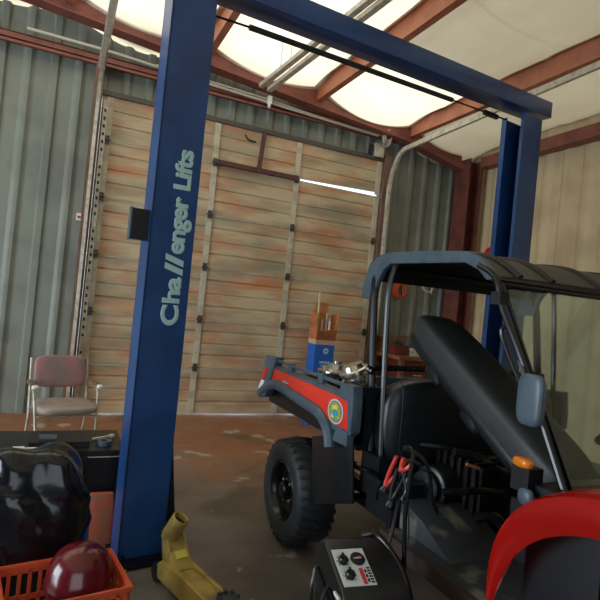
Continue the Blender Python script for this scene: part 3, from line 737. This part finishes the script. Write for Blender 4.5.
s = MB('black'); s.box(1.50, 1.70, 1.95, 2.16, .60, .72, .015); s.use('galv').lathe([(.012, 0), (.012, .02), (0, .02)], (1.55, 2.0, .72)); s.lathe([(.012, 0), (.012, .02), (0, .02)], (1.65, 2.0, .72)); s.build('battery', uv)
s = MB('black'); s.box(1.46, 2.74, 1.97, 2.00, .47, .60, .006); s.build('seat_support', uv)
s = MB('black'); s.box(1.46, 2.74, 2.10, 2.26, .60, .80, .012); s.box(1.47, 1.56, 2.0, 2.20, .52, .66, .02); s.build('gap_darkener', uv)  # black boxes added to keep the gap below the bed dark
s = MB('blackmetal'); s.tube([at(355, 462, X=1.44), at(356, 467, X=1.44), at(372, 473, X=1.44), at(383, 485, X=1.44)], .012, 8, smooth=4); s.tube([at(368, 474, X=1.43), at(383, 486, X=1.43)], .022, 10); s.build('shift_linkage', uv)
s = MB('card'); 
for p in ((1.72, 1.80, .86),): s.tube([p, (p[0]+.06, p[1]-.02, p[2]-.015)], .008, 6)
s.build('wire_connector', uv)

# seat back and the tipped-up seat base
s = MB('vinyl'); s.cushion((2.08, 2.19, .95), (.585, .095, .235), p=4.2, n=20); sb = s.build('seat_back', uv, sharp=80)
s = MB('vinyl')
s.tube([(1.56+0, 2.19+.096*math.copysign(abs(math.cos(t))**.5, math.cos(t)), .95+.235*math.copysign(abs(math.sin(t))**.5, math.sin(t))) for t in [2*math.pi*k/32 for k in range(32)]], .0025, 6, closed=True); s.build('piping', sb)
T0 = Vector((1.745, 2.19, 1.475)); B0 = Vector((1.715, 1.24, .93))
dd = (B0-T0).normalized(); ww = Vector((1, 0, 0)); ww = (ww-dd*ww.dot(dd)).normalized(); nn = ww.cross(dd)
if nn.z < 0: nn = -nn
CM = Matrix((dd, ww, nn)).transposed().to_4x4(); Lh = (B0-T0).length/2; cc_ = (T0+B0)/2
s = MB('vinyltop'); s.cushion(cc_, (Lh, .135, .08), CM, p=5, n=20); sc = s.build('seat_base', uv, sharp=80)
s = MB('black'); s.cushion(cc_-nn*.055, (Lh*.98, .138, .035), CM, p=6, n=16); sp_ = s.build('seat_pan', sc, sharp=80)
for t in (-.25, .1):
    s = MB('black'); s.cushion(cc_+dd*Lh*t*1.6-nn*.085-ww*.09, (.07, .05, .03), CM, p=4, n=8); s.build('seat_bracket', sp_)

# machined parts lying in the bed
def stand(c): return c
p = at(337, 369, Y=2.95)
s = MB('chrome'); s.lathe([(0, .83), (.05, .83), (.05, p.z-.05), (.10, p.z-.045), (.125, p.z-.02), (.125, p.z-.01), (.07, p.z), (.06, p.z+.03), (.03, p.z+.035), (.03, p.z+.05), (0, p.z+.05)], (p.x, p.y, 0), seg=28)
for k in range(6):
    a = k*math.pi/3; s.lathe([(.01, 0), (.01, .025), (0, .025)], (p.x+.095*math.cos(a), p.y+.095*math.sin(a), p.z-.012), seg=6)
tag(s.build('wheel_hub'), 'silver flanged machine hub standing in the cargo bed, nearest the tailgate', 'machine part')
p = at(357, 369, Y=2.50)
s = MB('chrome'); ax = Vector((-.40, .12, .85)).normalized(); o_ = Vector((p.x, p.y, p.z-.04))-ax*.22
pr2 = [(0, -.05), (.07, -.05)]
for k in range(7): pr2 += [(.072, k*.04), (.088, k*.04+.006), (.088, k*.04+.02), (.072, k*.04+.026)]
pr2 += [(.06, .29), (0, .30)]
s.lathe(pr2, o_, ax, 28); s.tube([(p.x-.02, p.y+.02, .84), o_], .03, 10)
tag(s.build('ribbed_cylinder'), 'pale silver ribbed cylinder leaning in the cargo bed next to the cab post', 'machine part')

# ================================================================ BATTERY CHARGER
ch = thing('battery_charger', (1.08, 1.57, 0), 'black wheeled battery charger with a white dial panel standing in front of the utility vehicle', 'battery charger')
CA = R(-7); CMx = Matrix.Translation((1.065, 1.57, .0)) @ Matrix.Rotation(CA, 4, 'Z')
CMx = CMx @ Matrix.Diagonal((.93, .93, .975, 1)); Q = lambda x, y, z: CMx @ Vector((x, y, z))
b = MB('black')
pf = [(-.15, .20), (-.165, .30), (-.16, .52), (-.145, .565), (-.12, .585), (.09, .665), (.12, .665), (.14, .645), (.145, .60), (.14, .20)]
P = [Q(-.135, y, z) for y, z in pf]; b.prism(P, CMx.to_3x3() @ Vector((.27, 0, 0)), .022, 3)
body = b.build('charger_body', ch)
nrm = Vector((0, -(.665-.585), .21)).normalized()
PM = CMx @ Matrix(((1, 0, 0, 0), (0, .21/.2247, -.08/.2247, -.12), (0, .08/.2247, .21/.2247, .586), (0, 0, 0, 1)))   # panel plane: x right, y up the slope, z out
b = MB('meter'); b.box(-.120, .010, .018, .180, 0, .003, .0, PM); pn = b.build('dial_panel', body)
for x, y in ((-.090, .125), (-.084, .060)):
    b = MB('knob'); b.lathe([(.018, 0), (.018, .012), (.014, .018), (0, .018)], PM @ Vector((x, y, .003)), PM.to_3x3() @ Vector((0, 0, 1)), 18)
    b.box(x-.004, x+.004, y-.019, y+.019, .02, .026, .001, PM); b.build('knob', pn)
b = MB('knob'); b.lathe([(.027, 0), (.027, .006), (.023, .007), (0, .007)], PM @ Vector((-.028, .130, .003)), PM.to_3x3() @ Vector((0, 0, 1)), 24)
g = b.build('meter', pn); b = MB('clearlens'); b.box(-.046, -.014, .128, .132, .0105, .0112, 0, PM); b.use('stripe').box(-.030, -.012, .135, .139, .0105, .0112, 0, PM); b.build('meter_needle', g)
b = MB('stripe'); b.box(-.040, -.024, .022, .090, .003, .0042, 0, PM); b.build('red_stripe', pn)
b = MB('knob')
for k in range(6): b.box(-.008, .006, .086-.012*k, .093-.012*k, .003, .0042, 0, PM)
for k in range(3): b.box(-.020, -.012, .030+.02*k, .044+.02*k, .003, .0040, 0, PM)
for x, y in ((-.090, .125), (-.084, .060)):
    for k in range(7):
        a = R(-40+k*43); b.box(x+.024*math.cos(a)-.002, x+.024*math.cos(a)+.002, y+.024*math.sin(a)-.002, y+.024*math.sin(a)+.002, .003, .0038, 0, PM)
b.build('printed_marks', pn)
b = MB('blackmetal'); b.tube([Q(.05, .14, .66), Q(.10, .12, .672), Q(.135, .05, .64), Q(.150, -.06, .58), Q(.155, -.14, .46), Q(.155, -.15, .3), Q(.155, -.13, .1), Q(.155, -.10, .05)], .013, 10, smooth=5); b.build('side_tube', ch)
for sx in (-.155, .155):
    b = MB('rubber'); b.lathe([(0, 0), (.07, 0), (.085, .008), (.085, .032), (.07, .04), (0, .04)], Q(sx, .13, .086)-(CMx.to_3x3() @ Vector((.02, 0, 0))), CMx.to_3x3() @ Vector((1, 0, 0)), 24); b.build('wheel', ch)
b = MB('blackmetal'); b.tube([Q(-.155, .13, .086), Q(.155, .13, .086)], .01); b.tube([Q(-.10, .13, .09), Q(-.10, .13, .22)], .012); b.tube([Q(.10, .13, .09), Q(.10, .13, .22)], .012)
b.build('axle', ch); b = MB('blackmetal'); b.tube([Q(-.10, -.12, .22), Q(-.10, -.13, .012), Q(.10, -.13, .012), Q(.10, -.12, .22)], .012); b.build('stand', ch)
b = MB('blackmetal'); h1 = at(388, 546, Y=1.74); t1 = at(403, 451, Y=1.74); h2 = at(403, 600, Y=1.56); t2 = at(411, 470, Y=1.60)
b.tube([Q(.13, .13, .45), h1, at(399, 500, Y=1.745), t1, at(413, 452, Y=1.66), t2, at(405, 520, Y=1.58), h2, Q(.15, .0, .35)], .009, 8, smooth=5); b.build('handle', ch)
def cable(pts, r=.006, m='black', name='cable', par=None): 
    b = MB(m); b.tube(pts, r, 8, smooth=6); return b.build(name, par or ch)
cable([at(404, 449, Y=1.72), at(413, 451, Y=1.70), at(425, 462, Y=1.68), at(430, 476, Y=1.68), at(432, 500, Y=1.69), at(437, 512, Y=1.74), (1.6, 1.9, .74)], .008)
cable([Q(-.125, -.16, .40), at(320, 572, Y=1.36), at(313, 580, Y=1.34), at(311, 602, Y=1.34), at(318, 640, Y=1.36), at(335, 640, Y=1.40)], .006)
cable([Q(-.10, -.165, .36), at(331, 592, Y=1.36), at(322, 600, Y=1.34), at(318, 620, Y=1.34)], .006)
b = MB('white'); b.box(-.142, -.134, -.11, -.06, .46, .56, .003, CMx); b.use('stripe').box(-.144, -.134, -.10, -.07, .50, .55, .002, CMx); b.build('side_label', body)
# clamps gripping at the open seat box
def clamp(p0, p1, m, label, nm):
    p0, p1 = Vector(p0), Vector(p1); d = (p1-p0); b = MB(m)
    sd = d.cross(Vector((.6, .7, 0))).normalized()*.012
    b.tube([p0, p0+d*.35+sd, p1+sd*1.6], [.012]*2+[.009], 8, smooth=3); b.tube([p0, p0+d*.35-sd, p1-sd*1.6], [.012]*2+[.009], 8, smooth=3)
    b.use('galv_dark').tube([p0, p0-d*.22+sd*.6], .008); b.tube([p0, p0-d*.22-sd*.6], .008)
    return b.build(nm, ch)
clamp(at(386, 485, Y=1.80), at(401, 459, Y=1.74), 'redgrip', '', 'red_clamp')
clamp(at(402, 470, Y=1.70), at(408, 461, Y=1.68), 'redgrip', '', 'red_clamp')
clamp(at(391, 500, Y=1.76), at(402, 471, Y=1.72), 'black', '', 'black_clamp')
cable([at(402, 471, Y=1.72), at(406, 490, Y=1.70), at(402, 500, Y=1.70), at(408, 512, Y=1.68), at(403, 560, Y=1.62), Q(.12, .1, .3)], .006)

# ================================================================ TALL BLUE BOX BY THE DOOR
bx = thing('tall_box', (3.09, 6.0, 0), 'tall blue printed cardboard box with open orange-brown flaps standing against the overhead door', 'cardboard box')
b = MB('bluebox'); b.box(2.965, 3.24, 5.9, 6.12, 0, 1.03); b.use('kraft'); b.box(2.964, 3.241, 5.899, 6.121, 1.03, 1.09); b.build('box_body', bx)
for pts in ([(2.965, 5.9, 1.09), (3.24, 5.9, 1.09), (3.20, 5.80, 1.24), (2.93, 5.80, 1.21)], [(2.965, 5.9, 1.09), (2.965, 6.12, 1.09), (2.96, 6.12, 1.46), (2.96, 5.92, 1.42)], [(3.24, 5.9, 1.09), (3.24, 6.12, 1.09), (3.27, 6.12, 1.42), (3.27, 5.92, 1.44)], [(2.965, 6.12, 1.09), (3.24, 6.12, 1.09), (3.24, 6.18, 1.56), (3.06, 6.18, 1.57)]):
    b = MB('card'); q = [Vector(p) for p in pts]; nn = (q[1]-q[0]).cross(q[2]-q[0]).normalized()*.006; b.prism(q, nn); b.build('flap', bx)
b = MB('lettering'); c = Vector((3.09, 5.899, 0))
def d2(cx, cz, r, t=.002): b.prism([(cx+r*math.cos(a), 5.8995, cz+r*math.sin(a)) for a in [2*math.pi*k/20 for k in range(20)]], (0, -t, 0))
d2(3.12, .95, .038)
for cz, wd, hg in ((.79, .15, .028), (.755, .11, .016), (.71, .07, .02), (.66, .16, .024), (.56, .08, .03), (.52, .14, .014)):
    x = 3.12-wd/2
    while x < 3.12+wd/2: b.box(x, x+.014, 5.8975, 5.8995, cz, cz+hg); x += .02
b.use('bluebox'); b.prism([(3.12+.014*math.cos(a), 5.8973, .95+.014*math.sin(a)) for a in [2*math.pi*k/12 for k in range(12)]], (0, -.001, 0)); b.build('printed_marks', bx)
b = MB('wood'); b.tube([(3.03, 6.02, .02), (3.00, 5.98, 1.70)], .016, 8); tag(b.build('wooden_rod'), 'thin pale wooden rod standing up out of the blue box', 'rod')
for k, (x, y, z, m) in enumerate(((3.07, 5.98, 1.36, 'galv'), (3.14, 6.0, 1.44, 'galv'), (3.17, 5.96, 1.34, 'white'))):
    b = MB(m); b.tube([(x-.02, y, .02), (x, y, z)], .013, 8)
    tag(b.build('metal_tube'), ['short grey tube in the blue box next to the wooden rod', 'longest grey tube in the middle of the blue box', 'white tube at the right side of the blue box'][k], 'tube', 'tubes in the blue box')

# ================================================================ WORKBENCH AND THE THINGS ON IT
wk = thing('workbench', (4.75, 6.1, 0), 'brown wooden workbench with a raised shelf against the grey wall behind the vehicle', 'workbench')
b = MB('benchwood'); b.box(4.17, 5.33, 5.75, 6.45, .90, .95, .004); b.build('bench_top', wk)
b = MB('benchwood'); b.box(4.17, 5.33, 6.20, 6.45, 1.165, 1.19, .003); b.build('shelf', wk)
for x, y in ((4.20, 5.8), (5.27, 5.8), (4.20, 6.4), (5.27, 6.4)): b = MB('benchwood'); b.box(x, x+.06, y-.03, y+.03, 0, .90); b.build('leg', wk)
b = MB('darkred'); b.box(4.27, 5.26, 5.80, 6.40, .45, .89, .005); cb_ = b.build('drawer_unit', wk)
for x in (4.50, 5.0): b = MB('galv'); b.tube([(x-.06, 5.79, .7), (x-.06, 5.76, .7), (x+.06, 5.76, .7), (x+.06, 5.79, .7)], .006); b.build('handle', cb_)
for x in (4.22, 5.27): b = MB('benchwood'); b.box(x, x+.03, 6.28, 6.44, .95, 1.165); b.build('shelf_bracket', wk)
def boxthing(n, m, x0, x1, y0, y1, z0, z1, label, cat, bev=.006):
    b = MB(m); b.box(x0, x1, y0, y1, z0, z1, bev); return tag(b.build(n), label, cat)
tb = thing('red_toolbox', (4.36, 6.0, .95), 'dark red toolbox on the left end of the workbench', 'toolbox')
b = MB('darkred'); b.box(4.20, 4.42, 5.92, 6.1, .95, 1.08, .01); b.build('case', tb); b = MB('black'); b.tube([(4.25, 6.01, 1.08), (4.26, 6.01, 1.11), (4.36, 6.01, 1.11), (4.37, 6.01, 1.08)], .007); b.build('handle', tb)
pc = thing('parts_carton', (4.54, 5.98, .95), 'small grey carton with white flaps on the workbench beside the red toolbox', 'carton')
b = MB('galv'); b.box(4.45, 4.62, 5.9, 6.06, .95, 1.04, .004); b.build('carton_body', pc); b = MB('white'); b.box(4.45, 4.535, 5.89, 6.06, 1.041, 1.046); b.box(4.54, 4.62, 5.89, 6.06, 1.041, 1.05); b.build('flap', pc)
b = MB('kraft'); b.box(4.86, 5.06, 5.86, 6.0, .95, 1.0, .003); b.box(4.88, 5.02, 5.88, 5.98, 1.0, 1.03, .003); tag(b.build('card_tray'), 'flat pale card tray lying near the middle of the workbench', 'tray')
b = MB('white'); b.tube([(4.66, 5.84, .975), (4.90, 5.80, .975)], .024, 12); tag(b.build('white_tube'), 'short white plastic tube lying at the front edge of the workbench', 'tube')
b = MB('galv'); b.lathe([(0, .95), (.05, .95), (.05, 1.07), (.045, 1.075), (.045, .97), (0, .97)], (5.16, 5.95, 0)); b.use('black').tube([(5.15, 5.95, .97), (5.13, 5.93, 1.13)], .006); b.tube([(5.17, 5.96, .97), (5.19, 5.97, 1.14)], .006)
tag(b.build('tool_can'), 'grey metal can holding thin tools on the right end of the workbench', 'can')
def coil(c, r, m, name, label, cat, n=4):
    b = MB(m)
    for k in range(n):
        rr = r*(1-.10*k); b.tube([(c[0]+rr*math.cos(t)+.006*k, c[1]-.008*k-.01, c[2]+1.15*rr*math.sin(t)-.05*r*k) for t in [2*math.pi*i/24 for i in range(24)]], .010, 6, closed=True)
    b.tube([(c[0]+.4*r, c[1]-.03, c[2]+r), (c[0]+.5*r, c[1]-.03, c[2]-1.3*r)], .009, 6)
    b.use('galv_dark').tube([(c[0], WY-.02, c[2]+r*1.05), (c[0], c[1]-.05, c[2]+r*.9)], .005, 6)
    return tag(b.build(name), label, cat)
coil((4.55, 6.48, 1.90), .13, 'orangecord', 'extension_cord', 'coiled orange cord hanging on the grey wall above the workbench', 'cord', 5)
coil((5.08, 6.48, 2.03), .12, 'offwhite', 'cable_coil', 'coiled pale cable hanging on the grey wall near the red corner column', 'cable', 2)
hr = thing('hose_reel', at(489, 254, X=5.60), 'small red hose reel on the cream side wall just above the vehicle roof', 'hose reel')
c = hr.location; b = MB('red'); b.lathe([(0, 0), (.10, 0), (.10, .012), (.05, .014), (.05, .08), (.10, .082), (.10, .094), (0, .094)], (c.x, c.y, c.z), (1, 0, 0), 24); b.box(c.x+.09, c.x+.15, c.y-.03, c.y+.03, c.z-.04, c.z+.04); b.build('drum', hr)
b = MB('black'); b.tube([(c.x+.047+.02*math.sin(k*.5), c.y+.062*math.cos(k*.55), c.z+.062*math.sin(k*.55)) for k in range(46)], .010, 6); b.build('hose', hr)
tg = MB('white'); c = at(79, 217, Y=6.5); tg.box(c.x-.03, c.x+.03, 6.46, 6.51, c.z-.04, c.z+.04, .003); tg.use('stripe').box(c.x-.018, c.x+.018, 6.457, 6.461, c.z-.02, c.z+.01)
tag(tg.build('wall_switch'), 'small white switch plate with a red centre on the wall left of the door', 'switch')

# ================================================================ CHAIR BY THE DOOR
cr = thing('metal_armchair', (.12, 4.85, 0), 'old tan and pink vinyl metal-framed armchair left of the blue column by the door', 'chair')
AM = Matrix.Translation((.10, 4.85, 0)) @ Matrix.Rotation(R(12), 4, 'Z')
A = lambda x, y, z: AM @ Vector((x, y, z))
b = MB('tan'); b.cushion(A(0, -.02, .455), (.235, .235, .035), AM.to_3x3().to_4x4(), p=5, n=14); b.build('seat', cr, sharp=80)
BM_ = AM.to_3x3().to_4x4() @ Matrix.Rotation(R(-12), 4, 'X')
b = MB('pink'); b.cushion(A(0, .25, .71), (.215, .03, .14), BM_, p=5, n=14); b.build('backrest', cr, sharp=80)
for s_ in (-1, 1):
    b = MB('galv'); b.tube([A(.245*s_, -.22, .02), A(.235*s_, -.16, .25), A(.245*s_, -.10, .45), A(.255*s_, -.02, .60), A(.25*s_, .22, .62)], .011, 8, smooth=4)
    b.tube([A(.235*s_, .32, .02), A(.235*s_, .20, .30), A(.235*s_, .22, .45), A(.235*s_, .30, .82)], .011, 8, smooth=4); b.tube([A(.24*s_, -.20, .10), A(.24*s_, .26, .12)], .008); b.build('side_frame', cr)
    b = MB('jamb'); b.cushion(A(.255*s_, .07, .632), (.024, .16, .012), AM.to_3x3().to_4x4(), p=4, n=8); arm = b.build('armrest', cr, sharp=80)
    b = MB('white'); b.cushion(A(.255*s_, -.10, .63), (.027, .026, .018), AM.to_3x3().to_4x4(), p=3, n=8); b.build('arm_cap', arm)
b = MB('galv'); b.tube([A(-.235, .16, .41), A(.235, .16, .41)], .009); b.tube([A(-.235, -.16, .40), A(.235, -.16, .40)], .009); b.build('seat_rail', cr)

# ================================================================ CLUTTER AT THE FOOT OF THE COLUMN
tc_ = thing('storage_trunk', (.02, 3.62, 0), 'large black plastic tool trunk standing behind the blue column', 'trunk')
b = MB('black'); b.box(-.40, .42, 3.40, 3.85, 0, .45, .012); b.build('trunk_body', tc_)
b = MB('black'); b.box(-.42, .44, 3.38, 3.87, .452, .495, .01); b.use('galv').box(-.41, .43, 3.377, 3.381, .454, .460); b.build('lid', tc_)
for x in (-.2, .2): b = MB('black'); b.box(x-.03, x+.03, 3.365, 3.38, .38, .46, .004); b.build('latch', tc_)
b = MB('black'); b.box(-.10, .24, 3.46, 3.66, .496, .53, .008); b.use('slate').box(-.05, .05, 3.50, 3.60, .53, .542, .003); tag(b.build('socket_case'), 'flat black socket case lying on the lid of the black trunk', 'tool case')
b = MB('slate'); b.lathe([(.022, 0), (.045, 0), (.045, .03), (.022, .03), (.022, 0)], (.33, 3.50, .496), seg=24, caps=False); tag(b.build('tape_roll'), 'grey roll of tape on the black trunk next to the blue column', 'tape roll')
b = MB('galv'); b.tube([(.26, 3.60, .505), (.38, 3.66, .508)], .009); b.lathe([(0, 0), (.02, 0), (.02, .02), (0, .02)], (.385, 3.665, .497)); tag(b.build('ratchet_wrench'), 'steel ratchet wrench on the lid of the black trunk', 'wrench')
b = MB('white'); b.box(-.18, -.12, 3.40, 3.44, .496, .516, .004); b.box(-.12, .02, 3.405, 3.43, .496, .512, .003); tag(b.build('paper_strip'), 'pale strip of packaging on the front edge of the black trunk', 'packaging')

b = MB('black_gloss'); b.cushion((-.06, 2.77, .35), (.285, .165, .355), p=2.7, n=30)
for v in b.bm.verts:
    x, y, z = v.co; k = .012*math.sin(x*31+z*9)+.014*math.sin(y*27+z*17+x*13)+.008*math.sin(z*47+x*21)
    d = Vector((x+.06, y-2.77, (z-.35)*.3)); v.co += d.normalized()*k if d.length > 1e-3 else Vector((0, 0, 0))
    if v.co.z < .004: v.co.z = .004
tag(b.build('rubbish_bag', sharp=80), 'glossy black plastic bag slumped beside the orange crate', 'bag')

b = MB('brick'); b.prism([(.250, 3.12, .002), (.400, 3.15, .002), (.395, 3.29, .26), (.258, 3.28, .265)], (0, .045, .0), .012)
b.build('kneeling_pad'); tag(bpy.data.objects['kneeling_pad'], 'faded orange foam pad leaning on the black trunk behind the crate', 'foam pad')
b = MB('rag')
def ragf(u, v):
    x = .20+.19*u+.03*math.sin(v*5); y = 2.64+.22*v+.02*math.sin(u*6)
    e = min(u, 1-u, v, 1-v); return (x, y, .004+min(1, e*6)*(.035+.022*math.sin(u*11+v*4)+.018*math.sin(v*13-u*5)))
b.grid(ragf, 22, 22, thick=(0, 0, .006)); tag(b.build('work_rag', sharp=80), 'crumpled dark grey rag on the floor between the crate and the blue column', 'rag')
b = MB('strap'); b.tube([(.36, 2.60, .008), (.40, 2.68, .008), (.385, 2.76, .010), (.42, 2.83, .008), (.46, 2.88, .008)], .004, 6, smooth=5); tag(b.build('yellow_cord'), 'thin yellow cord on the floor at the foot of the blue column', 'cord')

# orange crate
CR = Matrix.Translation((.366, 2.20, 0)) @ Matrix.Rotation(R(9), 4, 'Z')
b = MB('orange'); Wc, Dc, Hc = .46, .345, .28
def cb2(x0, x1, y0, y1, z0, z1, bev=.002): b.box(x0, x1, y0, y1, z0, z1, bev, CR)
cb2(-Wc, 0, 0, Dc, .004, .014, 0)
for y in (0, Dc-.01):
    cb2(-Wc, 0, y, y+.01, Hc-.035, Hc); cb2(-Wc, 0, y, y+.01, .004, .05); cb2(-Wc, 0, y, y+.01, .13, .15)
    for k in range(12): x = -Wc+.0+k*(Wc-.014)/11; cb2(x, x+.014, y, y+.009, .04, Hc-.02, 0)
for x in (-Wc, -.01):
    cb2(x, x+.01, .01, Dc-.01, Hc-.035, Hc); cb2(x, x+.01, .01, Dc-.01, .004, .05); cb2(x, x+.01, .01, Dc-.01, .13, .15)
    for k in range(9): y = k*(Dc-.014)/8; cb2(x, x+.009, y, y+.014, .04, Hc-.02, 0)
cb2(-Wc-.008, .008, -.008, .004, Hc-.008, Hc+.004); cb2(-Wc-.008, .008, Dc-.004, Dc+.008, Hc-.008, Hc+.004); cb2(-Wc-.008, -Wc+.004, .004, Dc-.004, Hc-.008, Hc+.004); cb2(-.004, .008, .004, Dc-.004, Hc-.008, Hc+.004)
tag(b.build('plastic_crate'), 'orange slotted plastic crate on the floor at the lower left corner', 'crate')
b = MB('dome'); b.lathe([(0, .016), (.10, .016), (.125, .03), (.13, .22), (.140, .235), (.140, .25), (.134, .262), (.125, .31), (.105, .35), (.07, .38), (.03, .393), (0, .396)], (.175, 2.375, 0), seg=40)
tag(b.build('round_canister', sharp=50), 'dark red glossy round canister with a domed top sitting in the orange crate', 'canister')
# paper scraps on the floor
b = MB('white'); b.prism([(2.80, 5.2, .002), (2.98, 5.24, .002), (2.95, 5.36, .002), (2.78, 5.30, .002)], (0, 0, .004)); tag(b.build('paper_scrap'), 'pale scrap of paper on the floor in front of the tall blue box', 'paper')
